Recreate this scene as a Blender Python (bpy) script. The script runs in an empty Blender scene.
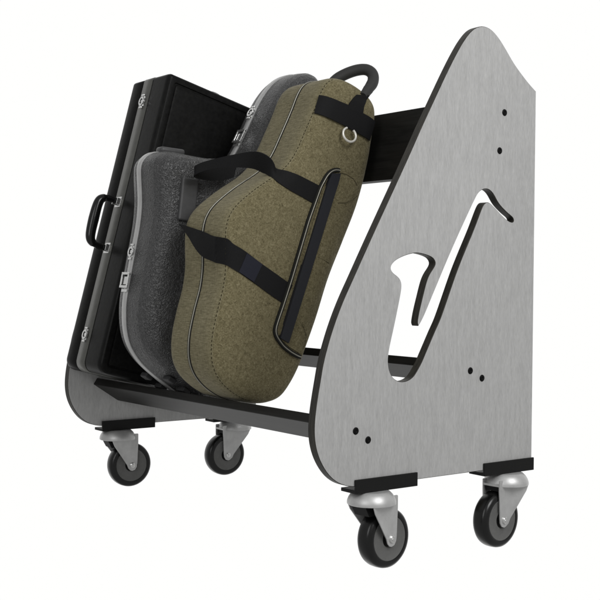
import bpy, bmesh, math, random
from mathutils import Vector, Matrix
random.seed(4)
scene = bpy.context.scene
COL = scene.collection
R = math.radians

# ------------------------------------------------------------------ materials
def mat(name, base, rough=.5, metal=0., spec=.5, coat=0.):
    m = bpy.data.materials.new(name); m.use_nodes = True
    b = m.node_tree.nodes['Principled BSDF']
    b.inputs['Base Color'].default_value = (*base, 1)
    b.inputs['Roughness'].default_value = rough
    b.inputs['Metallic'].default_value = metal
    b.inputs['Specular IOR Level'].default_value = spec
    b.inputs['Coat Weight'].default_value = coat
    return m, m.node_tree.nodes, m.node_tree.links, b

def coords(N, L, scale=(1, 1, 1), rot=(0, 0, 0)):
    t = N.new('ShaderNodeTexCoord'); mp = N.new('ShaderNodeMapping')
    mp.inputs['Scale'].default_value = scale; mp.inputs['Rotation'].default_value = rot
    L.new(t.outputs['Object'], mp.inputs['Vector'])
    return mp.outputs['Vector']

def noise(N, L, vec, scale, detail=4, rough=.6, dist=0.):
    n = N.new('ShaderNodeTexNoise'); n.inputs['Scale'].default_value = scale
    n.inputs['Detail'].default_value = detail; n.inputs['Roughness'].default_value = rough
    n.inputs['Distortion'].default_value = dist
    L.new(vec, n.inputs['Vector']); return n.outputs['Fac']

def ramp(N, L, fac, stops):
    r = N.new('ShaderNodeValToRGB'); e = r.color_ramp.elements
    while len(e) < len(stops): e.new(.5)
    for k, (p, c) in enumerate(stops):
        e[k].position = p; e[k].color = (*c, 1) if len(c) == 3 else c
    L.new(fac, r.inputs['Fac']); return r.outputs['Color']

def math_n(N, L, op, a, b):
    m = N.new('ShaderNodeMath'); m.operation = op
    for k, v in enumerate((a, b)):
        if isinstance(v, (int, float)): m.inputs[k].default_value = v
        else: L.new(v, m.inputs[k])
    return m.outputs[0]

def mixc(N, L, fac, a, b, mode='MIX'):
    m = N.new('ShaderNodeMix'); m.data_type = 'RGBA'; m.blend_type = mode
    if isinstance(fac, (int, float)): m.inputs[0].default_value = fac
    else: L.new(fac, m.inputs[0])
    for k, v in ((6, a), (7, b)):
        if isinstance(v, tuple): m.inputs[k].default_value = (*v, 1)
        else: L.new(v, m.inputs[k])
    return m.outputs[2]

def bump(N, L, b, h, strength, dist):
    n = N.new('ShaderNodeBump'); n.inputs['Strength'].default_value = strength
    n.inputs['Distance'].default_value = dist
    L.new(h, n.inputs['Height']); L.new(n.outputs['Normal'], b.inputs['Normal'])

def g(v, t=(1, 1, 1)): return (v*t[0], v*t[1], v*t[2])

# brushed grey laminate of the end panels
M = {}
m, N, L, b = mat('brushed_laminate', g(.4), .5, 0, .35)
v = coords(N, L, (620, 620, 70)); n1 = noise(N, L, v, 1, 4, .62)
v2 = coords(N, L, (120, 120, 16)); n2 = noise(N, L, v2, 1, 3, .6)
v3 = coords(N, L, (3, 3, 2)); n3 = noise(N, L, v3, 1, 2, .5)
s = math_n(N, L, 'ADD', math_n(N, L, 'MULTIPLY', n1, .55), math_n(N, L, 'ADD', math_n(N, L, 'MULTIPLY', n2, .33), math_n(N, L, 'MULTIPLY', n3, .12)))
L.new(ramp(N, L, s, [(.34, (.360, .359, .354)), (.5, (.437, .436, .430)), (.66, (.516, .515, .508))]), b.inputs['Base Color'])
bump(N, L, b, n1, .10, .0006); M['laminate'] = m

m, N, L, b = mat('panel_edge_black', g(.03), .5, 0, .22)
v = coords(N, L, (60, 300, 18)); n1 = noise(N, L, v, 1, 4, .6)
L.new(ramp(N, L, n1, [(.35, (.020, .019, .016)), (.7, (.050, .046, .038))]), b.inputs['Base Color'])
bump(N, L, b, n1, .15, .001); M['edge'] = m

m, N, L, b = mat('black_stained_wood', g(.015), .5, 0, .22)
v = coords(N, L, (26, 3.0, 26)); n0 = noise(N, L, v, 1.0, 5, .62, 1.6)
v2 = coords(N, L, (300, 9, 300)); n2 = noise(N, L, v2, 1, 3, .6)
s = math_n(N, L, 'ADD', math_n(N, L, 'MULTIPLY', n0, .6), math_n(N, L, 'MULTIPLY', n2, .4))
L.new(ramp(N, L, s, [(.3, (.004, .004, .0037)), (.7, (.020, .019, .017))]), b.inputs['Base Color'])
bump(N, L, b, s, .25, .001); M['wood'] = m

def simple(key, name, c, rough, metal=0., spec=.5, nz=0., nscale=60, bstr=0., bdist=.001):
    m, N, L, b = mat(name, c, rough, metal, spec)
    if nz or bstr:
        n = noise(N, L, coords(N, L), nscale, 5, .6)
        if nz:
            L.new(ramp(N, L, n, [(.3, g(1-nz, c)), (.7, g(1+nz, c))]), b.inputs['Base Color'])
        if bstr: bump(N, L, b, n, bstr, bdist)
    M[key] = m
simple('black_steel', 'black_powder_coat', (.008, .008, .0076), .5, 0, .22, .2, 300, .1, .0004)
simple('screw', 'black_screw_head', (.003, .003, .003), .5, 0, .12)
simple('zinc', 'zinc_plate', (.58, .58, .575), .44, .55, .5, .10, 40, .05, .001)
simple('chrome', 'chrome', (.78, .78, .77), .22, .9, .5, .05, 200)
simple('tyre', 'black_rubber', (.005, .005, .005), .27, 0, .45, .2, 120, .06, .0005)
simple('hub', 'grey_nylon', (.135, .135, .131), .5, 0, .25, .08, 80)
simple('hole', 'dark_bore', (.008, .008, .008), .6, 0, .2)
simple('webbing', 'black_webbing', (.0085, .0085, .009), .75, 0, .18, .35, 700, .5, .0008)
simple('velcro', 'navy_patch', (.016, .017, .026), .7, 0, .2, .2, 700, .2, .0005)
simple('window', 'dark_vinyl_window', (.020, .021, .026), .42, 0, .3, .08, 200)
simple('handle_pad', 'charcoal_rubber_grip', (.036, .036, .035), .62, 0, .3, .15, 500, .2, .0004)
simple('pale_metal', 'brushed_nickel', (.80, .78, .72), .4, .4, .5)
simple('zip_metal', 'zip_teeth', (.33, .32, .27), .4, .6, .5)
simple('zip_tape', 'zip_tape', (.014, .014, .012), .8, 0, .2)
simple('thread', 'dark_thread', (.045, .038, .021), .9, 0, .1)
simple('thread_olive', 'olive_thread', (.075, .065, .037), .9, 0, .1)
simple('valance_black', 'aluminium_trim', (.135, .135, .125), .42, .6, .5, .10, 50)
simple('valance', 'satin_aluminium_trim', (.50, .50, .495), .42, .35, .5, .08, 50)
simple('abs', 'black_hard_plastic', (.0085, .0085, .0082), .36, 0, .09, .35, 90, .25, .001)
simple('bright_plastic', 'gloss_black_plastic', (.006, .006, .006), .2, 0, .5)
simple('bumper', 'dark_rubber_bumper', (.03, .03, .031), .55, 0, .3, .15, 300)

m, N, L, b = mat('charcoal_leather_grain', g(.04), .36, 0, .62)
v = coords(N, L)
vo = N.new('ShaderNodeTexVoronoi'); vo.inputs['Scale'].default_value = 300; vo.feature = 'SMOOTH_F1'
wn = N.new('ShaderNodeTexNoise'); wn.inputs['Scale'].default_value = 60; wn.inputs['Detail'].default_value = 2
L.new(v, wn.inputs['Vector'])
va = N.new('ShaderNodeVectorMath'); va.operation = 'MULTIPLY_ADD'; va.inputs[1].default_value = (.02, .02, .02)
L.new(wn.outputs['Color'], va.inputs[0]); L.new(v, va.inputs[2]); L.new(va.outputs[0], vo.inputs['Vector'])
n1 = noise(N, L, v, 300, 4, .6)
h = math_n(N, L, 'ADD', math_n(N, L, 'MULTIPLY', vo.outputs['Distance'], 1.0), math_n(N, L, 'MULTIPLY', n1, .28))
L.new(ramp(N, L, h, [(.25, (.025, .025, .0255)), (.55, (.045, .045, .0455)), (.90, (.072, .072, .073))]), b.inputs['Base Color'])
bump(N, L, b, h, 1.0, .0032); M['leather'] = m
simple('grey_abs', 'charcoal_smooth_plastic', (.070, .070, .071), .42, 0, .4, .08, 60, .03, .001)

def fabric(key, name, kind):
    m, N, L, b = mat(name, (.14, .125, .07), .9, 0, .15)
    v = coords(N, L)
    fine = noise(N, L, v, 420, 3, .7)
    big = noise(N, L, v, 6, 3, .5)
    if kind == 'ribbed':
        ra = noise(N, L, coords(N, L, (300, 45, 520)), 1, 3, .6)
        rb = noise(N, L, coords(N, L, (300, 520, 60)), 1, 3, .6)
        t = math_n(N, L, 'ADD', math_n(N, L, 'MULTIPLY', ra, .6), math_n(N, L, 'MULTIPLY', rb, .4))
        c = ramp(N, L, t, [(.32, (.105, .092, .050)), (.52, (.215, .190, .112)), (.70, (.330, .297, .190))])
        hh = t
    else:
        dn = noise(N, L, v, 120, 5, .70, 1.4)
        dm = noise(N, L, v, 330, 4, .7, .8)
        t = math_n(N, L, 'ADD', math_n(N, L, 'MULTIPLY', dn, .55), math_n(N, L, 'MULTIPLY', dm, .45))
        c = ramp(N, L, t, [(.34, (.060, .050, .025)), (.45, (.142, .121, .064)), (.54, (.205, .178, .100)), (.66, (.305, .268, .165))])
        hh = t
    c2 = mixc(N, L, .35, c, ramp(N, L, fine, [(.3, (.55, .55, .55)), (.7, (1.3, 1.3, 1.3))]), 'MULTIPLY')
    c3 = mixc(N, L, .25, c2, ramp(N, L, big, [(.3, (.75, .75, .72)), (.7, (1.2, 1.2, 1.2))]), 'MULTIPLY')
    L.new(c3, b.inputs['Base Color'])
    b.inputs['Sheen Weight'].default_value = .08
    bump(N, L, b, math_n(N, L, 'ADD', hh, math_n(N, L, 'MULTIPLY', fine, .3)), .55, .0022)
    M[key] = m
fabric('gusset', 'olive_ribbed_canvas', 'ribbed')
fabric('tweed', 'olive_mottled_canvas', 'mottled')

# ------------------------------------------------------------------ helpers
def spline(pts, corners=(), step=.006, closed=True):
    """Catmull-Rom through 2D points; indices in corners stay sharp."""
    n = len(pts); P = [Vector((p[0], p[1])) for p in pts]; out = []; cs = []
    for i in range(n if closed else n-1):
        p1, p2 = P[i], P[(i+1) % n]
        p0 = P[i-1] if (closed or i > 0) else p1
        p3 = P[(i+2) % n] if (closed or i+2 < n) else p2
        L_ = (p2-p1).length
        d0 = max((p1-p0).length, 1e-6); d2 = max((p3-p2).length, 1e-6); d1 = max(L_, 1e-6)
        t1 = (p2-p1) if i in corners or d0 < 1e-5 else ((p1-p0)/d0**.5*d1**.5 + (p2-p1)*(d0/d1)**.5)/((d0**.5+d1**.5))*d1**.5
        j = (i+1) % n
        t2 = (p2-p1) if j in corners or d2 < 1e-5 else ((p2-p1)*(d2/d1)**.5 + (p3-p2)/d2**.5*d1**.5)/((d1**.5+d2**.5))*d1**.5
        k = max(1, int(round(L_/step)))
        if i in corners: cs.append(len(out))
        for q in range(k):
            t = q/k; a = t*t*t; bb = t*t
            out.append(p1*(2*a-3*bb+1) + t1*(a-2*bb+t) + p2*(-2*a+3*bb) + t2*(a-bb))
    if not closed: out.append(P[-1])
    return out, cs

def smooth(pts, keep=(), it=4, closed=True):
    P = list(pts); n = len(P)
    for _ in range(it):
        Q = list(P)
        for i in range(n):
            if i in keep or (not closed and i in (0, n-1)): continue
            Q[i] = P[i]*.5 + (P[i-1]+P[(i+1) % n])*.25
        P = Q
    return P

def area2(P): return sum(P[i-1].x*P[i].y-P[i].x*P[i-1].y for i in range(len(P)))/2
def ccw(P): return P if area2(P) > 0 else P[::-1]

def inset(P, d):
    """Offset a CCW polygon inwards, then relax it so that concave spots stay clean."""
    if abs(d) < 1e-9: return list(P)
    n = len(P); steps = max(1, int(abs(d)/.004)); Q = list(P)
    for s in range(steps):
        W = []
        for i in range(n):
            t = (Q[(i+1) % n]-Q[i-1])
            t = t.normalized() if t.length > 1e-9 else Vector((1, 0))
            W.append(Q[i] + Vector((-t.y, t.x))*(d/steps))
        Q = smooth(W, it=2) if abs(d) > .008 else W
    return Q

def finish(name, bm, mats, parent=None, sharp=35, bevel=0.):
    bmesh.ops.recalc_face_normals(bm, faces=bm.faces[:])
    for e in bm.edges:
        if len(e.link_faces) == 2:
            e.smooth = e.calc_face_angle(0) < R(sharp)
    for f in bm.faces: f.smooth = True
    me = bpy.data.meshes.new(name); bm.to_mesh(me); bm.free()
    if not isinstance(mats, (list, tuple)): mats = [mats]
    for q in mats: me.materials.append(q)
    o = bpy.data.objects.new(name, me); COL.objects.link(o)
    if parent: o.parent = parent
    if bevel:
        bv = o.modifiers.new('bevel', 'BEVEL'); bv.width = bevel; bv.segments = 2
        bv.limit_method = 'ANGLE'; bv.angle_limit = R(40)
        try: bv.harden_normals = True
        except Exception: pass
    return o

def thing(name, label, cat, loc):
    o = bpy.data.objects.new(name, None); COL.objects.link(o)
    o.location = loc; o.empty_display_size = .05
    o['label'] = label; o['category'] = cat
    return o

def box(bm, c, s, rot=None):
    r = bmesh.ops.create_cube(bm, size=1)
    for v in r['verts']:
        p = Vector((v.co.x*s[0], v.co.y*s[1], v.co.z*s[2]))
        if rot: p = rot @ p
        v.co = p + Vector(c)
    return r['verts']

def loft(bm, rings, mi=None, cap0=True, cap1=True):
    """Closed rings of equal length (lists of Vector3) skinned together; mi(k) = material index of band k."""
    V = [[bm.verts.new(p) for p in r] for r in rings]
    n = len(rings[0])
    for k in range(len(V)-1):
        for i in range(n):
            f = bm.faces.new((V[k][i], V[k][(i+1) % n], V[k+1][(i+1) % n], V[k+1][i]))
            if mi: f.material_index = mi(k)
    for c, k in ((cap0, 0), (cap1, -1)):
        if c:
            if n < 16: fs = [bm.faces.new(V[k])]
            else:
                r = bmesh.ops.triangle_fill(bm, use_beauty=True, edges=[bm.edges.get((V[k][i-1], V[k][i])) for i in range(n)])
                fs = [f for f in r['geom'] if isinstance(f, bmesh.types.BMFace)]
            for f in fs:
                if mi: f.material_index = mi(0 if k == 0 else len(V)-2)

def lathe(bm, prof, n=48, org=(0, 0, 0), axis='Z', mi=0):
    """prof: (radius, height) list, first and last closed to the axis when the radius is 0."""
    o = Vector(org); rings = []
    for r, h in prof:
        ring = []
        for i in range(1 if r < 1e-7 else n):
            a = 2*math.pi*i/n; x, y = r*math.cos(a), r*math.sin(a)
            p = {'Z': (x, y, h), 'Y': (x, h, y), 'X': (h, x, y)}[axis]
            ring.append(bm.verts.new(o + Vector(p)))
        rings.append(ring)
    for A, B in zip(rings, rings[1:]):
        for i in range(n):
            j = (i+1) % n
            vs = [A[i % len(A)], A[j % len(A)], B[j % len(B)], B[i % len(B)]]
            u = []
            for q in vs:
                if q not in u: u.append(q)
            if len(u) > 2:
                f = bm.faces.new(u); f.material_index = mi

def sweep(bm, path, prof, normals, closed=False, mi=0, scale=None):
    """Sweep a closed profile [(a,b)] along 3D points; a along normals[i], b along tangent x normal."""
    n = len(path); rings = []
    for i in range(n):
        a = path[i-1] if (closed or i > 0) else path[i]
        c = path[(i+1) % n] if (closed or i < n-1) else path[i]
        t = (c-a).normalized(); nn = normals[i]
        nn = (nn - t*nn.dot(t)).normalized(); bb = t.cross(nn)
        s = scale[i] if scale else (1, 1)
        rings.append([bm.verts.new(path[i] + nn*p*s[0] + bb*q*s[1]) for p, q in prof])
    m_ = len(prof)
    for i in range(n if closed else n-1):
        A, B = rings[i], rings[(i+1) % n]
        for k in range(m_):
            f = bm.faces.new((A[k], A[(k+1) % m_], B[(k+1) % m_], B[k])); f.material_index = mi
    if not closed:
        bm.faces.new(rings[0]).material_index = mi; bm.faces.new(rings[-1]).material_index = mi

def circ(r, n=10, sx=1, sy=1): return [(r*sx*math.cos(2*math.pi*i/n), r*sy*math.sin(2*math.pi*i/n)) for i in range(n)]
def rrect(a, b, r, n=3):
    out = []
    for cx, cy, st in ((a-r, b-r, 0), (-a+r, b-r, 90), (-a+r, -b+r, 180), (a-r, -b+r, 270)):
        for k in range(n+1):
            t = R(st+90*k/n); out.append((cx+r*math.cos(t), cy+r*math.sin(t)))
    return out
def crom3(P, k=8):
    P = [Vector(p) for p in P]; out = []
    for i in range(len(P)-1):
        p0 = P[i-1] if i else P[i]; p1, p2 = P[i], P[i+1]; p3 = P[i+2] if i+2 < len(P) else p2
        for q in range(k):
            t = q/k
            out.append(.5*((2*p1)+(p2-p0)*t+(2*p0-5*p1+4*p2-p3)*t*t+(3*p1-p0-3*p2+p3)*t**3))
    out.append(P[-1]); return out
def resample(P, n):
    P = [Vector(p) for p in P]; d = [0]
    for a, b in zip(P, P[1:]): d.append(d[-1]+(b-a).length)
    out = []; j = 0
    for i in range(n):
        s = d[-1]*i/(n-1)
        while j < len(P)-2 and d[j+1] < s: j += 1
        f = (s-d[j])/max(d[j+1]-d[j], 1e-9); out.append(P[j].lerp(P[j+1], min(max(f, 0), 1)))
    return out
def seg_dist(p, a, b):
    ab = b-a; t = max(0, min(1, (p-a).dot(ab)/max(ab.length_squared, 1e-12))); return (p-(a+ab*t)).length
def poly_dist(p, P): return min(seg_dist(p, P[i-1], P[i]) for i in range(len(P)))

# ------------------------------------------------------------------ the rack
rack = thing('storage_rack', 'wheeled rack with brushed grey end panels, black rails and a saxophone shaped cut-out', 'storage rack', (.42, .59, 0))
RO = Vector((.42, .59, 0))
def rel(p): return Vector(p)-RO

OUT = [(0.1002, 0.3745), (0.0949, 0.3405), (0.0932, 0.3092), (0.0963, 0.2822), (0.1044, 0.2574), (0.1208, 0.2295), (0.1434, 0.2061), (0.1729, 0.1907), (0.2083, 0.1844), (0.3294, 0.1847), (0.4797, 0.1849), (0.7500, 0.1900), (0.7508, 1.0733), (0.7282, 1.0872), (0.7072, 1.1028), (0.6725, 1.1316), (0.6450, 1.1607), (0.6179, 1.1861), (0.5914, 1.2013), (0.5654, 1.2034), (0.5398, 1.1936), (0.5117, 1.1664), (0.4841, 1.1281), (0.4540, 1.0801), (0.4125, 1.0094), (0.3871, 0.9659), (0.3446, 0.8898), (0.3037, 0.8187), (0.2458, 0.7185), (0.1908, 0.6212), (0.1710, 0.5863), (0.1536, 0.5519), (0.1386, 0.5175), (0.1259, 0.4832), (0.1153, 0.4493), (0.1083, 0.4152)]
HOLE = [(0.6795, 0.7649), (0.6761, 0.7695), (0.6538, 0.7819), (0.6264, 0.8014), (0.6065, 0.8245), (0.5925, 0.8325), (0.5766, 0.8321), (0.5618, 0.8241), (0.5467, 0.8037), (0.5305, 0.7778), (0.4929, 0.7161), (0.4623, 0.6634), (0.4266, 0.5992), (0.3940, 0.5408), (0.3840, 0.5264), (0.3794, 0.5212), (0.3758, 0.5244), (0.3782, 0.5432), (0.3907, 0.5860), (0.4039, 0.6242), (0.4124, 0.6381), (0.4228, 0.6498), (0.4290, 0.6609), (0.4213, 0.6706), (0.3971, 0.6783), (0.3694, 0.6815), (0.3577, 0.6798), (0.3344, 0.6741), (0.3086, 0.6629), (0.2982, 0.6528), (0.2966, 0.6446), (0.3047, 0.6361), (0.3191, 0.6284), (0.3279, 0.6181), (0.3289, 0.6068), (0.3131, 0.5383), (0.2932, 0.4626), (0.2921, 0.4426), (0.2954, 0.4273), (0.3033, 0.4138), (0.3163, 0.4043), (0.3323, 0.4007), (0.3498, 0.4030), (0.3635, 0.4093), (0.3731, 0.4188), (0.3891, 0.4404), (0.4279, 0.5081), (0.4437, 0.5345), (0.4977, 0.6493), (0.5477, 0.7407), (0.5746, 0.7926), (0.5816, 0.8010), (0.5924, 0.8031), (0.6090, 0.7946), (0.6372, 0.7750), (0.6568, 0.7634), (0.6711, 0.7590), (0.6786, 0.7606)]
ZB = .1832
OUT = [(x, max(z, ZB)) if z < .19 else (x, z) for x, z in OUT]
OUT[11] = (.750, ZB); OUT[10] = (.48, ZB); OUT[9] = (.33, ZB); OUT[12] = (.750, OUT[12][1])
PT = .022

def end_panel(y0):
    o_, oc = spline(OUT, {11, 12}, .008); o_ = smooth(o_, set(oc), 3)
    h_, hc = spline(HOLE, {15, 45}, .005); h_ = smooth(h_, set(hc), 2)
    bm = bmesh.new(); c = .0012
    def layer(P, y): return [bm.verts.new(rel((p.x, y, p.y))) for p in P]
    o_ = ccw(o_); h_ = ccw(h_)
    oi = []; n = len(o_)
    def off(P, d):
        r = []
        for i in range(len(P)):
            a = (P[i]-P[i-1]); b2 = (P[(i+1) % len(P)]-P[i])
            na = Vector((-a.y, a.x)).normalized(); nb = Vector((-b2.y, b2.x)).normalized()
            m2 = (na+nb); m2 = m2/max(.4, m2.length_squared)*2 if m2.length > .2 else na
            r.append(P[i]+m2*d)
        return r
    for P, d in ((o_, c), (h_, -c)):
        Q = off(P, d)
        Ls = [layer(Q, y0), layer(P, y0+c), layer(P, y0+PT-c), layer(Q, y0+PT)]
        for k in range(3):
            for i in range(len(P)):
                f = bm.faces.new((Ls[k][i], Ls[k][(i+1) % len(P)], Ls[k+1][(i+1) % len(P)], Ls[k+1][i]))
                f.material_index = 1
        if P is o_: oe = (Ls[0], Ls[3])
        else: he = (Ls[0], Ls[3])
    for s in (0, 1):
        es = []
        for loop in (oe[s], he[s]):
            es += [bm.edges.get((loop[i-1], loop[i])) for i in range(len(loop))]
        r = bmesh.ops.triangle_fill(bm, use_beauty=True, use_dissolve=False, edges=es)
        for f in r['geom']:
            if isinstance(f, bmesh.types.BMFace): f.material_index = 0
    return finish('end_panel', bm, [M['laminate'], M['edge']], rack, 30)

Y2 = 1.168
SCREWS = [(0.6425, 1.0131), (0.6277, 0.9236), (0.5403, 0.4161), (0.5781, 0.3974), (0.2033, 0.3031), (0.2374, 0.2814)]
def screw(x, z, y, sgn, par):
    bm = bmesh.new(); o = rel((x, y, z))
    lathe(bm, [(.0, .0006), (.0030, .0006), (.0036, .0016), (.0062, .0014), (.0076, .0006), (.0080, .0)], 20, (0, 0, 0), 'Y')
    for v in bm.verts: v.co = Vector((v.co.x, -v.co.y*sgn, v.co.z))+o
    return finish('screw', bm, M['screw'], par, 60)
for y0 in (0, Y2):
    p = end_panel(y0)
    ys = y0 if y0 == 0 else y0+PT
    for x, z in SCREWS: screw(x, z, ys + (-.0004 if y0 == 0 else .0004), 1 if y0 == 0 else -1, p)

def plank(name, c, ang, w, t, y0, y1):
    bm = bmesh.new()
    rot = Matrix.Rotation(R(ang), 3, 'Y')
    box(bm, rel((c[0], (y0+y1)/2, c[1])), (w, y1-y0, t), rot)
    return finish(name, bm, M['wood'], rack, 30, .0018)
plank('rail', (.2200, .2925), 33.0, .096, .022, PT+.0003, Y2-.0003)
plank('rail', (.5590, .4068), 28.0, .090, .022, PT+.0003, Y2-.0003)
bm = bmesh.new()
box(bm, rel((.6351, (PT+Y2)/2, .9665)), (.022, Y2-PT-.0006, .180), Matrix.Rotation(R(9.4), 3, 'Y'))
finish('back_board', bm, M['wood'], rack, 30, .0018)

# angle channels under the panels and swivel casters
def channel(x0, x1, yb):
    bm = bmesh.new()
    pr = [(-.0062, .1700), (.0440, .1700), (.0440, .1776), (-.0012, .1776), (-.0012, .2000), (-.0062, .2000)]
    loft(bm, [[rel((x, yb+y, z)) for y, z in pr] for x in (x0, x1)])
    return finish('caster_bracket', bm, M['black_steel'], rack, 30, .0008)

def caster(px, py, yaw, tw):
    """pivot px,py; yaw 0 trails towards +x."""
    T = Matrix.Translation(rel((px, py, 0))) @ Matrix.Rotation(R(yaw+tw), 4, 'Z')
    tr = .037; ZC = .0640; RW = .0660; hw = .0195
    def put(name, bm, mm, par, sharp=35, bevel=0.):
        bmesh.ops.transform(bm, matrix=T, verts=bm.verts[:]); return finish(name, bm, mm, par, sharp, bevel)
    bm = bmesh.new()
    # fork crown: a rounded plate, then two legs
    # two bent legs: an upright strip under the trailing side and a slanted web towards the pivot
    cx_ = tr-.006
    for sg in (-1, 1):
        o1, o2, ti = sg*(hw+.0062), sg*(hw+.0030), sg*.0050
        strip = [(cx_, .1480), (cx_, ZC-.0158), (cx_+.006, ZC-.0172), (tr+.0085, ZC-.0145), (tr+.0140, ZC-.006), (tr+.0155, ZC+.005), (tr+.0185, .1300), (tr+.0185, .1555), (tr+.0170, .1570), (cx_+.012, .1570), (cx_+.012, .1480)]
        web = [(-.0330, .1450), (-.0325, .1400), (-.0270, .1275), (tr-.0185, ZC+.002), (tr-.0135, ZC-.009), (cx_, ZC-.0158), (cx_+.002, ZC-.0150), (cx_+.002, .1478), (-.0325, .1478)]
        def yy(x, b): return b + sg*.24*max(0, cx_-x)
        loft(bm, [[Vector((x, o1, z)) for x, z in strip], [Vector((x, o2, z)) for x, z in strip]])
        loft(bm, [[Vector((x, yy(x, o1)-sg*.0002, z)) for x, z in web], [Vector((x, yy(x, o2)+sg*.0002, z)) for x, z in web]])
    crown = [(-.030, -.0230), (tr+.0183, -hw-.0058), (tr+.0183, hw+.0058), (-.030, .0230)]
    loft(bm, [[Vector((x, y, z)) for x, y in crown] for z in (.1425, .1479)])
    f = put('caster', bm, M['zinc'], rack, 25, .0004)
    bm = bmesh.new()
    lathe(bm, [(0, .1699), (.034, .1699), (.0395, .1686), (.0455, .1630), (.0500, .1560), (.0524, .1500), (.0530, .1462), (.0530, .1425), (.0516, .1414), (.0500, .1425), (.0490, .1480), (0, .1480)], 48)
    put('swivel_plate', bm, M['zinc'], f, 40)
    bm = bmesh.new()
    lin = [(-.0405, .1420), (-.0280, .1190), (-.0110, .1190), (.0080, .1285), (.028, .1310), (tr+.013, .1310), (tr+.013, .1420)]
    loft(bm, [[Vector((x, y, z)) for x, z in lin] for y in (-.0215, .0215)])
    put('fork_infill', bm, M['hole'], f, 30)  # plain dark block filling the space between the fork legs
    bm = bmesh.new()
    prof = [(.0488, -hw+.002), (.0492, -hw-.0008), (.0510, -hw-.0014), (.0560, -hw-.0010), (.0605, -hw+.0012), (.0640, -hw+.0050), (.0655, -hw+.0100), (RW, 0), (.0655, hw-.0100), (.0640, hw-.0050), (.0605, hw-.0012), (.0560, hw+.0010), (.0510, hw+.0014), (.0492, hw+.0008), (.0488, hw-.002)]
    lathe(bm, prof, 72, (tr, 0, ZC), 'Y'); put('tyre', bm, M['tyre'], f, 60)
    bm = bmesh.new()
    half = [(.0490, hw-.004), (.0490, hw-.0004), (.0478, hw+.0002), (.0440, hw-.0010), (.0260, hw-.0022), (.0215, hw-.0010), (.0200, hw-.0012), (.0190, hw-.004), (.0155, hw-.005)]
    lathe(bm, [(r, -h) for r, h in half[::-1]]+half, 56, (tr, 0, ZC), 'Y'); put('hub', bm, M['hub'], f, 40)
    bm = bmesh.new()
    lathe(bm, [(0, -hw+.0042), (.0192, -hw+.0042), (.0192, hw-.0042), (0, hw-.0042)], 32, (tr, 0, ZC), 'Y')
    put('bearing', bm, M['hole'], f, 40)
    bm = bmesh.new(); e = hw+.0063
    half = [(.0034, e-.012), (.0034, e), (.0078, e), (.0078, e+.0030), (.0062, e+.0042), (.0036, e+.0042), (.0030, e+.0058), (0, e+.0062)]
    lathe(bm, [(r, -h) for r, h in half[::-1]]+half, 24, (tr, 0, ZC), 'Y')
    put('axle_bolt', bm, M['chrome'], f, 30)
    return f
for yb in (0, 1.166):
    far = yb > 0
    channel(.200, .376, yb); channel(.584, .7515, yb)
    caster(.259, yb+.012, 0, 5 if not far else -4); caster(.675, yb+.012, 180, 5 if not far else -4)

# ------------------------------------------------------------------ generic case shell
def shell(name, P, rings, mats, mi, parent, org, sharp=50):
    bm = bmesh.new(); RR = []
    for y, d in rings:
        RR.append([Vector((q.x, y, q.y))-org for q in inset(P, d)])
    loft(bm, RR, mi)
    return finish(name, bm, mats, parent, sharp)

def band(name, P, y0, y1, proud, sink, m, parent, org, closed=True, off=0.):
    """Trim band running along the outline P between y0 and y1."""
    bm = bmesh.new(); n = len(P); path = []; nor = []
    for i in range(n):
        a = P[i-1] if (closed or i) else P[i]; c = P[(i+1) % n] if (closed or i < n-1) else P[i]
        t = (c-a).normalized(); path.append(Vector((P[i].x, (y0+y1)/2, P[i].y))-org); nor.append(Vector((t.y, 0, -t.x)))
    w = (y1-y0)/2
    pr = [(-sink, w), (proud-.001, w), (proud, w-.0012), (proud, -w+.0012), (proud-.001, -w), (-sink, -w)]
    sweep(bm, path, pr, nor, closed)
    return finish(name, bm, m, parent, 40)

def nearest(P, p):
    """Point on polyline P nearest p, with the outward normal (P is CCW)."""
    best = None
    for i in range(len(P)):
        a, c = P[i-1], P[i]; ab = c-a
        t = max(0, min(1, (p-a).dot(ab)/max(ab.length_squared, 1e-12))); q = a+ab*t
        if best is None or (q-p).length < best[0]:
            tt = ab.normalized(); best = ((q-p).length, q, Vector((tt.y, -tt.x)), tt)
    return best[1:]

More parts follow.
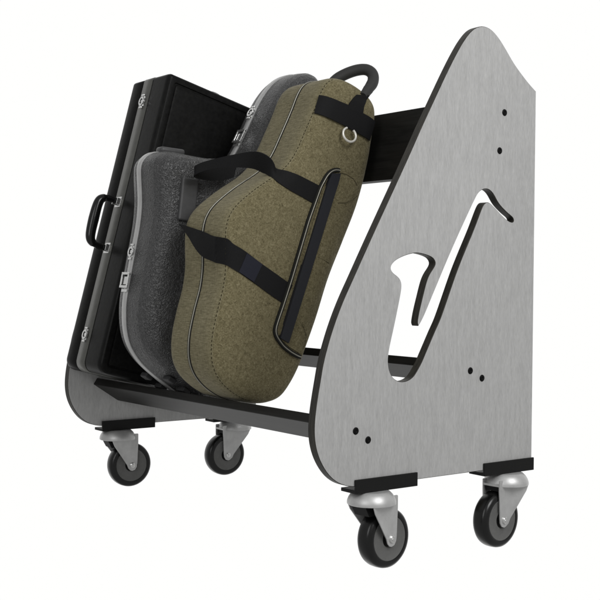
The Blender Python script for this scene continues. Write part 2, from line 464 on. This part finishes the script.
def latch(P, p, y, w, h, parent, org, style=0):
    """Chrome draw latch on the trim: base plate, loop frame and lever."""
    q, no, tt = nearest(P, Vector(p))
    X = Vector((no.x, 0, no.y)); Z = Vector((tt.x, 0, tt.y)); 
    if Z.z < 0: Z = -Z
    Yv = Z.cross(X)
    F = Matrix((X, Yv, Z)).transposed()
    o = Vector((q.x, y, q.y))-org
    bm = bmesh.new()
    def bx(c, s): box(bm, o + F @ Vector(c), s, F)
    bx((.0035, 0, 0), (.0030, w*.62, h))
    if style == 0:                                            # box latch: open loop + lever
        for s in (-1, 1): bx((.0085, s*w*.42, h*.02), (.0060, w*.16, h*.86))
        bx((.0085, 0, h*.45), (.0060, w, h*.16)); bx((.0090, 0, -h*.42), (.0060, w, h*.15))
        bx((.0060, 0, 0), (.0035, w*.45, h*.52))
        lathe_o = o + F @ Vector((.0055, 0, -h*.66))
        bx((.0045, 0, -h*.66), (.0040, w*.72, h*.18))
    else:                                                     # round key lock
        for k in range(18):
            a = 2*math.pi*k/18
            c = o + F @ Vector((.0062, math.cos(a)*w*.36, math.sin(a)*w*.36))
            rr = F @ Matrix.Rotation(a, 3, 'X')
            box(bm, c, (.0055, w*.20, w*.15), rr)
        bx((.0060, 0, w*.62), (.0035, w*.5, w*.16)); bx((.0060, 0, -w*.62), (.0035, w*.5, w*.16))
        bx((.0056, 0, 0), (.0030, w*.22, w*.30))
    l = finish('latch', bm, M['chrome'], parent, 30, .0007)
    bm = bmesh.new(); box(bm, o + F @ Vector((.0056, 0, 0)), (.0018, w*.60, h*.72 if style == 0 else w*.6), F)
    finish('latch_recess', bm, M['hole'], l, 30)
    return l

# ------------------------------------------------------------------ black rectangular case (farthest)
TH = R(14.7)
E1 = Vector((math.cos(TH), -math.sin(TH))); E2 = Vector((math.sin(TH), math.cos(TH)))
FB = Vector((.0750, .3635))                                   # front bottom corner in x,z
H_, D_ = .864, .350
yA, yB = .941, 1.158
def cl(a, u): return FB + E1*a + E2*u
def rounded(a0, a1, u0, u1, r, seg=8):
    out = []
    for (ca, cu, st, rr) in ((a0, u0, 180, r[0]), (a1, u0, 270, r[1]), (a1, u1, 0, r[2]), (a0, u1, 90, r[3])):
        sa = 1 if ca == a0 else -1; su = 1 if cu == u0 else -1
        for k in range(seg+1):
            t = R(st+90*k/seg); out.append(cl(ca+sa*rr+rr*math.cos(t), cu+su*rr+rr*math.sin(t)))
    return out
BP = rounded(0, D_, 0, H_, (.030, .03, .020, .011))
BP = ccw(BP)
bo = Vector((.30, 1.044, .33))
bcase = thing('hard_case', 'tall rectangular black hard case with loop handle and chrome latches against the far panel', 'instrument case', bo)
def dens(P, step=.02):
    out = []
    for i in range(len(P)):
        a, c = P[i-1], P[i]; k = max(1, int((c-a).length/step))
        out += [a.lerp(c, q/k) for q in range(k)]
    return out
BPd = BP
def ins_rect(d, rmin=.006):
    r = [max(rmin, q-d) for q in (.030, .03, .020, .011)]
    return ccw(rounded(d, D_-d, d, H_-d, r))
vy0, vy1 = 1.036, 1.086
bm = bmesh.new()
rg = [(yB, .008), (yB-.002, .0035), (yB-.006, .0007), (yB-.012, 0), (vy1+.006, 0), (vy1+.004, .0015), (vy1, .0015)]
loft(bm, [[Vector((q.x, y, q.y))-bo for q in ins_rect(d)] for y, d in rg])
finish('back_shell', bm, M['abs'], bcase, 40)
bm = bmesh.new()
rg = [(vy0, .0015), (vy0-.004, .0015), (vy0-.006, 0), (yA+.020, 0), (yA+.010, .0008), (yA+.004, .0030), (yA+.001, .0065), (yA, .011), (yA, .0215), (yA+.0035, .0235), (yA+.0035, .0265), (yA+.0002, .0285), (yA-.0008, .034)]
loft(bm, [[Vector((q.x, y, q.y))-bo for q in ins_rect(d)] for y, d in rg])
finish('front_shell', bm, M['abs'], bcase, 28)
band('trim_band', BP, vy0, vy1, .0012, .012, M['valance_black'], bcase, bo)
ym = (vy0+vy1)/2
for u, st in ((.790, 1), (.100, 1)):
    latch(BP, cl(0, u), ym, .030, .030, bcase, bo, st)
# carry handle on the front edge
hz = (.352, .488)
pts = []
for a, u in ((.004, hz[1]), (-.030, hz[1]+.002), (-.052, hz[1]-.004), (-.062, hz[1]-.022), (-.064, (hz[0]+hz[1])/2), (-.062, hz[0]+.022), (-.052, hz[0]+.004), (-.030, hz[0]-.002), (.004, hz[0])):
    q = cl(a, u); pts.append(Vector((q.x, ym, q.y))-bo)
path = crom3(pts, 7)
sc = []
for i in range(len(path)):
    t = i/(len(path)-1); w = 1 + .75*max(0, 1-abs(t-.5)/.30)**.4 if abs(t-.5) < .30 else 1
    sc.append((w*.95, w))
bm = bmesh.new(); sweep(bm, path, circ(.0088, 14, 1, 1), [Vector((0, 1, 0))]*len(path), scale=sc)
hd = finish('handle', bm, M['bright_plastic'], bcase, 60)
for u in hz:
    q = cl(-.006, u); bm = bmesh.new()
    F = Matrix((Vector((E1.x, 0, E1.y)), Vector((0, 1, 0)), Vector((E2.x, 0, E2.y)))).transposed()
    o = Vector((q.x, ym, q.y))-bo
    box(bm, o+F @ Vector((.004, 0, 0)), (.004, .030, .030), F)
    for s in (-1, 1): box(bm, o+F @ Vector((-.003, s*.0125, 0)), (.012, .004, .018), F)
    finish('handle_post', bm, M['chrome'], hd, 30, .0008)
# ------------------------------------------------------------------ charcoal shaped case (middle)
GPX = ([(.205,.334),(.165,.364)] + [(0.1287, 0.3946), (0.1079, 0.4191), (0.0916, 0.4458), (0.0811, 0.4826), (0.0780, 0.5243), (0.0795, 0.5633), (0.0899, 0.6181), (0.1024, 0.6834), (0.1098, 0.7202), (0.1176, 0.7597), (0.1231, 0.8122), (0.1216, 0.8619), (0.1190, 0.9035), (0.1213, 0.9246)]
       + [(.152,.951),(.180,.952),(.235,.946),(.300,.942),(.345,.946)] + [(0.3868, 0.9342), (0.4129, 0.9677), (0.4358, 1.0041), (0.4638, 1.0593), (0.4921, 1.1122), (0.5090, 1.1378), (0.5277, 1.1608), (0.5500, 1.1816), (0.5778, 1.1974), (0.6167, 1.2066)]
       + [(.640,1.200),(.654,1.180),(.642,1.13),(.614,1.03),(.590,.93),(.545,.72),(.500,.52),(.482,.43),(.460,.36),(.420,.305),(.360,.282),(.29,.287),(.238,.311)])
gp, _ = spline(GPX, set(), .010); GP = ccw(smooth(gp, (), 3))
go = Vector((.30, .78, .33)); gy = .780
gcase = thing('shaped_case', 'charcoal grained hard case with silver trim, between the black and olive cases', 'instrument case', go)
rg = [(.892, .050), (.889, .042), (.880, .032), (.868, .0225), (.854, .0135), (.838, .0060), (.824, .0020), (.812, .0005), (.809, .003)]
shell('back_shell', GP, rg, [M['leather']], None, gcase, go)
rg = [(.789, .003), (.788, .001), (.780, 0), (.750, .0008), (.728, .003), (.710, .0085), (.697, .018), (.689, .030), (.686, .044)]
shell('front_shell', GP, rg, [M['leather']], None, gcase, go)
band('trim_band', GP, .7885, .8095, .0022, .010, M['valance'], gcase, go)
for p, st in (((0.1022, 0.6886), 1), ((0.0895, 0.6129), 0), ((0.4826, 1.0803), 1), ((0.4495, 1.0078), 0)):
    latch(GP, p, .799, .040 if st == 0 else .030, .040 if st == 0 else .030, gcase, go, st)
# smooth rounded hinge guard on the near face
bm = bmesh.new()
ga, gb = Vector((0.2047, 0.6800, 0.8799)), Vector((0.1921, 0.6800, 0.7687))
gd = gb-ga; box(bm, (ga+gb)/2+Vector((0, .003, 0))-go, (.048, .016, gd.length), Matrix.Rotation(math.atan2(gd.x, gd.z)+math.pi, 3, 'Y'))
finish('side_guard', bm, M['grey_abs'], gcase, 30, .005)
# low carry handle on top of the bell
bm = bmesh.new()
box(bm, Vector((0.2145, 0.8000, 0.9589))-go, (.074, .034, .018), Matrix.Rotation(R(3), 3, 'Y'))
bmesh.ops.bevel(bm, geom=bm.edges[:], offset=.0075, segments=3, affect='EDGES', profile=.5)
finish('handle', bm, M['grey_abs'], gcase, 60)
for x, z in ((.172, .357), (.215, .326), (.262, .298), (.33, .284)):
    for y in (.725, .845):
        bm = bmesh.new(); box(bm, Vector((x, y, z))-go, (.024, .034, .014), Matrix.Rotation(R(34), 3, 'Y'))
        finish('foot', bm, M['bumper'], gcase, 30, .004)

# ------------------------------------------------------------------ olive soft case (nearest)
OPX = [(.214,.3225),(.187,.334),(.150,.358),(.122,.389),(.108,.425),(.107,.475),(.122,.545),(.138,.600),(.1445,.650),(.1435,.705),(.1455,.745),(.153,.770),(.170,.795),(.222,.837),(.304,.889),(.330,.912),(.349,.938),(.378,.993),(.409,1.055),(.428,1.097),(.447,1.123),(.474,1.135),(.505,1.1345),(.555,1.119),(.594,1.096),(.611,1.073),(.614,1.045),(.604,.990),(.591,.925),(.557,.816),(.510,.716),(.464,.621),(.4265,.522),(.394,.447),(.3745,.404),(.348,.3615),(.316,.328),(.270,.3155)]
op, _ = spline(OPX, set(), .008); OP = ccw(smooth(op, (), 2))
oo = Vector((.30, .52, .33))
ocase = thing('soft_case', 'olive green canvas saxophone case with black straps, in front of the charcoal case', 'instrument case', oo)
SURF = [(.000, .452), (.0015, .440), (.004, .430), (.008, .4235), (.014, .4185), (.025, .4135), (.040, .4100)]
rg = [(.630, .060), (.628, .035), (.622, .014), (.612, .005), (.598, .0012), (.585, 0), (.535, 0), (.505, 0), (.470, 0)] + [(y, d) for d, y in SURF]
NG = 12
shell('body', OP, rg, [M['gusset'], M['tweed']], lambda k: 1 if k >= NG else 0, ocase, oo, 60)
def surf(x, z):
    d = poly_dist(Vector((x, z)), OP)
    for (d0, y0), (d1, y1) in zip(SURF, SURF[1:]):
        if d <= d1: return y0+(y1-y0)*(d-d0)/(d1-d0)
    return SURF[-1][1]
def on_face(x, z, h=0.): return Vector((x, surf(x, z)-h, z))-oo

def patch(bm, A, B, na, nb, h, mi=0, edge=.0008, puff=0.):
    """Cloth strip between edge polylines A and B (x,z) laid on the near face, h thick."""
    A = resample([Vector(p) for p in A], na); B = resample([Vector(p) for p in B], na)
    top = []; bot = []
    for i in range(na):
        rt = []; rb = []
        for k in range(nb+1):
            p = A[i].lerp(B[i], k/nb)
            bell = math.sin(math.pi*k/nb)*min(1, 3*min(i, na-1-i)/max(1, na-1))
            rt.append(bm.verts.new(on_face(p.x, p.y, h+puff*bell))); rb.append(bm.verts.new(on_face(p.x, p.y, -.003)))
        top.append(rt); bot.append(rb)
    def q(*v): f = bm.faces.new(v); f.material_index = mi
    for i in range(na-1):
        for k in range(nb):
            q(top[i][k], top[i+1][k], top[i+1][k+1], top[i][k+1]); q(bot[i][k], bot[i][k+1], bot[i+1][k+1], bot[i+1][k])
        q(top[i][0], bot[i][0], bot[i+1][0], top[i+1][0]); q(top[i][nb], top[i+1][nb], bot[i+1][nb], bot[i][nb])
    for k in range(nb):
        q(top[0][k], top[0][k+1], bot[0][k+1], bot[0][k]); q(top[-1][k], bot[-1][k], bot[-1][k+1], top[-1][k+1])

# zip running round the middle of the gusset
band('zip_tape', OP, .5135, .5265, .0010, .004, M['zip_tape'], ocase, oo)
bm = bmesh.new(); n = len(OP); zp = []; zn = []
for i in range(n):
    t = (OP[(i+1) % n]-OP[i-1]).normalized(); no = Vector((t.y, -t.x)); q = OP[i]+no*.0010
    zp.append(Vector((q.x, .5195, q.y))-oo); zn.append(Vector((no.x, 0, no.y)))
sweep(bm, zp, circ(.0017, 8), zn, True); finish('zip', bm, M['zip_metal'], ocase, 60)
# stitched seam round the near face
SE = inset(OP, .006); bm = bmesh.new(); acc = 0
k0 = min(range(len(SE)), key=lambda i: (SE[i]-Vector((.250, .325))).length); SE = SE[k0:]+SE[:k0]
k1 = min(range(len(SE)), key=lambda i: (SE[i]-Vector((.468, 1.125))).length)
SE = SE[k1:] if (SE[(k1+len(SE))//2]-Vector((.14, .7))).length < (SE[k1//2]-Vector((.14, .7))).length else SE[:k1+1]
SR = smooth(resample(SE, 401), (), 3, False)
for k in range(0, 396, 4):
    pp = [on_face(SR[k+j].x, SR[k+j].y, .0002) for j in range(3)]
    sweep(bm, pp, circ(.0011, 6), [Vector((0, 1, 0))]*3)
finish('seam', bm, M['thread'], ocase, 60)

# straps: one continuous strip each, laid on the near face and then led over the gusset
def strip(bm, A, B, n, nb=4, th=.0030, mi=0, hug=True):
    A = resample(A, n); B = resample(B, n); V = []
    for a, b in zip(A, B):
        row = [a.lerp(b, k/nb) for k in range(nb+1)]
        V.append([bm.verts.new(p) for p in (conform(row) if hug else row)])
    fs = []
    for i in range(n-1):
        for k in range(nb):
            f = bm.faces.new((V[i][k], V[i+1][k], V[i+1][k+1], V[i][k+1])); f.material_index = mi; fs.append(f)
    bm.normal_update()
    bmesh.ops.solidify(bm, geom=fs, thickness=th)
def face_line(P_, n, h): return [on_face(p.x, p.y, h) for p in resample([Vector(p) for p in P_], n)]
def free(P_): return [Vector(p)-oo for p in P_]
def conform(P, h=.0030):
    """Bring every strap point that lies inside the case out to its surface by the shorter way."""
    out = []
    for p in P:
        x, y, z = p.x+oo.x, p.y+oo.y, p.z+oo.z
        q = Vector((x, z)); near_, no, tt = nearest(OP, q); s = (q-near_).dot(no)
        if y < .640 and s < h+.0025:
            if s >= 0: q = near_+no*(h+.0025) if y > .448 else q
            else:
                ys = surf(q.x, q.y)-h
                if y > ys:
                    if y < .464: y = ys
                    else: q = near_+no*(h+.0025)
        out.append(Vector((q.x-oo.x, y-oo.y, q.y-oo.z)))
    return out
def fit(P, n=90):
    P = conform(resample(P, n))
    for _ in range(3): P = conform(smooth3(P, 2))
    return P
def smooth3(P, it=3):
    P = list(P)
    for _ in range(it):
        P = [P[0]]+[P[i]*.5+(P[i-1]+P[i+1])*.25 for i in range(1, len(P)-1)]+[P[-1]]
    return P

bm = bmesh.new()
TA = face_line([(0.4185, 0.8541), (0.4081, 0.8578), (0.3498, 0.8782), (0.3071, 0.8919)], 14, .0025) + crom3(free([(0.2843, 0.4160, 0.9038), (0.2762, 0.4280, 0.9173), (0.2735, 0.4520, 0.9293), (0.2726, 0.4900, 0.9378), (0.2517, 0.5300, 0.9337), (0.2236, 0.5600, 0.9256), (0.2012, 0.5900, 0.9177), (0.1825, 0.6120, 0.9093), (0.1758, 0.6260, 0.9011)]), 5)
TB = face_line([(0.4033, 0.8080), (0.3929, 0.8117), (0.3564, 0.8268), (0.3197, 0.8407)], 14, .0025) + crom3(free([(0.2982, 0.4180, 0.8522), (0.2840, 0.4320, 0.8640), (0.2809, 0.4620, 0.8814), (0.2755, 0.4980, 0.8955), (0.2549, 0.5300, 0.8990), (0.2268, 0.5600, 0.8994), (0.2014, 0.5900, 0.8944), (0.1827, 0.6120, 0.8855), (0.1748, 0.6260, 0.8776)]), 5)
TA += crom3(free([(0.1800, 0.6320, 0.8993), (0.2218, 0.6420, 0.9091), (0.2789, 0.6460, 0.9196), (0.3308, 0.6400, 0.9239)]), 5)[1:]
TB += crom3(free([(0.1796, 0.6320, 0.8778), (0.2220, 0.6420, 0.8733), (0.2792, 0.6460, 0.8756), (0.3311, 0.6400, 0.8900)]), 5)[1:]
strip(bm, fit(TA), fit(TB), 90)
finish('strap', bm, M['webbing'], ocase, 50)

bm = bmesh.new()
TA = face_line([(0.3342, 0.6070), (0.3180, 0.6146), (0.2826, 0.6349), (0.2381, 0.6598), (0.1972, 0.6850)], 20, .0025) + crom3(free([(0.1782, 0.4160, 0.6956), (0.1622, 0.4220, 0.7039), (0.1568, 0.4400, 0.7113), (0.1447, 0.4700, 0.7231), (0.1382, 0.5050, 0.7339), (0.1401, 0.5500, 0.7431), (0.1484, 0.6000, 0.7513), (0.1558, 0.6280, 0.7539)]), 5)
TB = face_line([(0.3104, 0.5604), (0.2983, 0.5661), (0.2682, 0.5826), (0.2289, 0.6067), (0.1891, 0.6293)], 20, .0025) + crom3(free([(0.1730, 0.4160, 0.6384), (0.1583, 0.4240, 0.6468), (0.1502, 0.4400, 0.6534), (0.1395, 0.4700, 0.6635), (0.1324, 0.5050, 0.6745), (0.1341, 0.5500, 0.7032), (0.1450, 0.6000, 0.7380), (0.1547, 0.6280, 0.7509)]), 5)
strip(bm, fit(TA), fit(TB), 90)
st2 = finish('strap', bm, M['webbing'], ocase, 50)
bm = bmesh.new(); patch(bm, [(0.1973, 0.6826), (0.2425, 0.6569)], [(0.1759, 0.6375), (0.2181, 0.6139)], 10, 5, .0046)
finish('strap_patch', bm, M['velcro'], st2, 50)

# top band with padded carry loop and D ring
bm = bmesh.new()
strip(bm, face_line([(0.4261, 1.0835), (0.4606, 1.0745), (0.5019, 1.0649), (0.5526, 1.0481), (0.5999, 1.0323)], 24, .0025), face_line([(0.4077, 1.0361), (0.4484, 1.0236), (0.4862, 1.0129), (0.5333, 0.9966), (0.5786, 0.9807)], 24, .0025), 24, 6)
TA = free([(0.5313, 0.4050, 1.0939)]) + face_line([(0.5207, 1.0846), (0.5077, 1.0706), (0.5013, 1.0547)], 8, .0062)
TB = free([(0.5746, 0.4050, 1.0958)]) + face_line([(0.5655, 1.0839), (0.5550, 1.0663), (0.5510, 1.0441)], 8, .0062)
strip(bm, TA, TB, 20)
tb = finish('top_band', bm, M['webbing'], ocase, 50)
bm = bmesh.new()
C_ = [(0.5408, 0.5250, 1.1388), (0.5569, 0.5200, 1.1522), (0.5786, 0.5050, 1.1666), (0.5997, 0.4850, 1.1754), (0.6139, 0.4650, 1.1743), (0.6190, 0.4480, 1.1607), (0.6098, 0.4360, 1.1384), (0.5843, 0.4240, 1.1147), (0.5587, 0.4140, 1.0927)]
cc = crom3([Vector(p)-oo for p in C_], 8)
sc = []
for i in range(len(cc)):
    t = i/(len(cc)-1); w = min(1, .82+.6*min(t, 1-t)*2) if t < .8 else 1-.32*(t-.8)/.2
    sc.append((w, w*(1 if t < .86 else 1.1)))
sweep(bm, cc, circ(.0150, 16), [Vector((0, 1, .3))]*len(cc), scale=sc)
hn = finish('carry_handle', bm, M['handle_pad'], ocase, 60)
bm = bmesh.new(); ctr = Vector((0.5005, 0.4020, 0.9880))-oo
pts = []; nor = []
for k in range(24):
    a = R(-30+300*k/23 - 225); pts.append(ctr+Vector((.0205*math.cos(a), -.006+.004*math.sin(a), .0180*math.sin(a)))); nor.append(Vector((0, 1, 0)))
sweep(bm, pts, circ(.0031, 10), nor); finish('ring', bm, M['pale_metal'], tb, 60)

# pocket along the back with its zip and dark window strip
PZ = [(0.4772, 0.8971), (0.4643, 0.8986), (0.4499, 0.8936), (0.4366, 0.8820), (0.4170, 0.8522), (0.3803, 0.7672), (0.3295, 0.6230), (0.3044, 0.5581), (0.2854, 0.5119), (0.2805, 0.4950), (0.2851, 0.4815), (0.3054, 0.4577), (0.3283, 0.4423), (0.3513, 0.4311), (0.3622, 0.4288)]
pz = smooth(resample(PZ, 90), (), 2, False)
bm = bmesh.new()
sweep(bm, [on_face(p.x, p.y, .0035) for p in pz], rrect(.0035, .0055, .002), [Vector((0, -1, 0))]*90)
pk = finish('pocket_zip', bm, M['zip_tape'], ocase, 50)
bm = bmesh.new()
sweep(bm, [on_face(p.x, p.y, .0070) for p in pz], circ(.0016, 8), [Vector((0, -1, 0))]*90)
finish('zip_teeth', bm, M['zip_metal'], pk, 60)
PL = [(0.4724, 0.8910), (0.4548, 0.8869), (0.4422, 0.8686), (0.4235, 0.8375), (0.3868, 0.7389), (0.3509, 0.6244), (0.3300, 0.5702), (0.3094, 0.5164), (0.2961, 0.4849), (0.3007, 0.4725), (0.3282, 0.4533), (0.3590, 0.4375)]
PR = [(0.4967, 0.8945), (0.5198, 0.8807), (0.5348, 0.8662), (0.5361, 0.8484), (0.5143, 0.7861), (0.4607, 0.6453), (0.4263, 0.5747), (0.4078, 0.5348), (0.3955, 0.5075), (0.3880, 0.4802), (0.3775, 0.4481), (0.3714, 0.4359)]
bm = bmesh.new(); patch(bm, PL, PR, 70, 8, .0030, 0, .001, .006)
finish('pocket', bm, M['tweed'], ocase, 60)
WL = [(0.4499, 0.8876), (0.4384, 0.8659), (0.2947, 0.4776)]
WR = [(0.4773, 0.8898), (0.4736, 0.8729), (0.3196, 0.4647)]
bm = bmesh.new(); patch(bm, WL, WR, 60, 4, .0098)
finish('label_window', bm, M['window'], ocase, 50)
def stitch(P_, h=.004):
    bm = bmesh.new(); q = smooth(resample(P_, 81), (), 2, False)
    for k in range(0, 78, 4):
        if poly_dist(q[k+3], OP) < .014 or poly_dist(q[k], OP) < .014: continue
        sweep(bm, [on_face(q[k+j].x, q[k+j].y, h) for j in range(4)], circ(.0007, 6), [Vector((0, -1, 0))]*4)
    finish('seam', bm, M['thread_olive'], ocase, 60)
stitch([(0.4805, 0.8910), (0.5000, 0.8884), (0.5231, 0.8783), (0.5366, 0.8612)], .0045)
stitch([(0.4684, 0.8146), (0.4944, 0.8158), (0.5172, 0.8245), (0.5369, 0.8369)], .0085)
stitch([(0.4063, 0.6772), (0.4253, 0.6700), (0.4445, 0.6615)], .0085)
stitch([(0.3681, 0.4484), (0.3757, 0.4631), (0.3765, 0.4805), (0.3660, 0.5031), (0.3489, 0.5232)], .006)

# ------------------------------------------------------------------ camera
cam = bpy.data.cameras.new('camera'); co = bpy.data.objects.new('camera', cam); COL.objects.link(co)
co.matrix_world = Matrix(((0.802436, 0.005042, -0.596717, -1.316601), (-0.596681, 0.020685, -0.802212, -1.842772), (0.008298, 0.999773, 0.019607, 0.625042), (0.000000, 0.000000, 0.000000, 1.000000)))
cam.sensor_width = 36; cam.sensor_fit = 'HORIZONTAL'; cam.lens = 68.0835
cam.clip_start = .05; cam.clip_end = 100
scene.camera = co

# ------------------------------------------------------------------ studio light
w = bpy.data.worlds.new('World'); scene.world = w; w.use_nodes = True
N, L = w.node_tree.nodes, w.node_tree.links
bg = N['Background']
tc = N.new('ShaderNodeTexCoord')
dp = N.new('ShaderNodeVectorMath'); dp.operation = 'DOT_PRODUCT'
dp.inputs[1].default_value = (.60, .80, 0.0)                  # world white behind the rack as backdrop; dimmed in front to keep reflections dark
L.new(tc.outputs['Generated'], dp.inputs[0])
mr = N.new('ShaderNodeMapRange'); mr.interpolation_type = 'SMOOTHSTEP'
mr.inputs['From Min'].default_value = .30; mr.inputs['From Max'].default_value = .74
mr.inputs['To Min'].default_value = .35; mr.inputs['To Max'].default_value = 1.0
L.new(dp.outputs['Value'], mr.inputs['Value'])
bg.inputs['Color'].default_value = (1, 1, .99, 1)
L.new(mr.outputs['Result'], bg.inputs['Strength'])

def area(name, loc, target, size, power, color=(1, 1, 1)):
    l = bpy.data.lights.new(name, 'AREA'); l.shape = 'RECTANGLE'; l.size, l.size_y = size; l.energy = power; l.color = color
    o = bpy.data.objects.new(name, l); COL.objects.link(o); o.location = loc
    o.rotation_euler = (Vector(target)-Vector(loc)).to_track_quat('-Z', 'Y').to_euler()
area('key_softbox', (.3, -2.6, 2.6), (.4, .4, .6), (1.6, 1.6), 67)
area('side_softbox', (-2.35, -.75, 1.5), (.15, .9, .75), (.9, 1.6), 14)

vs = scene.view_settings; vs.view_transform = 'Standard'; vs.look = 'None'; vs.exposure = 0; vs.gamma = 1
scene.cycles.use_denoising = True
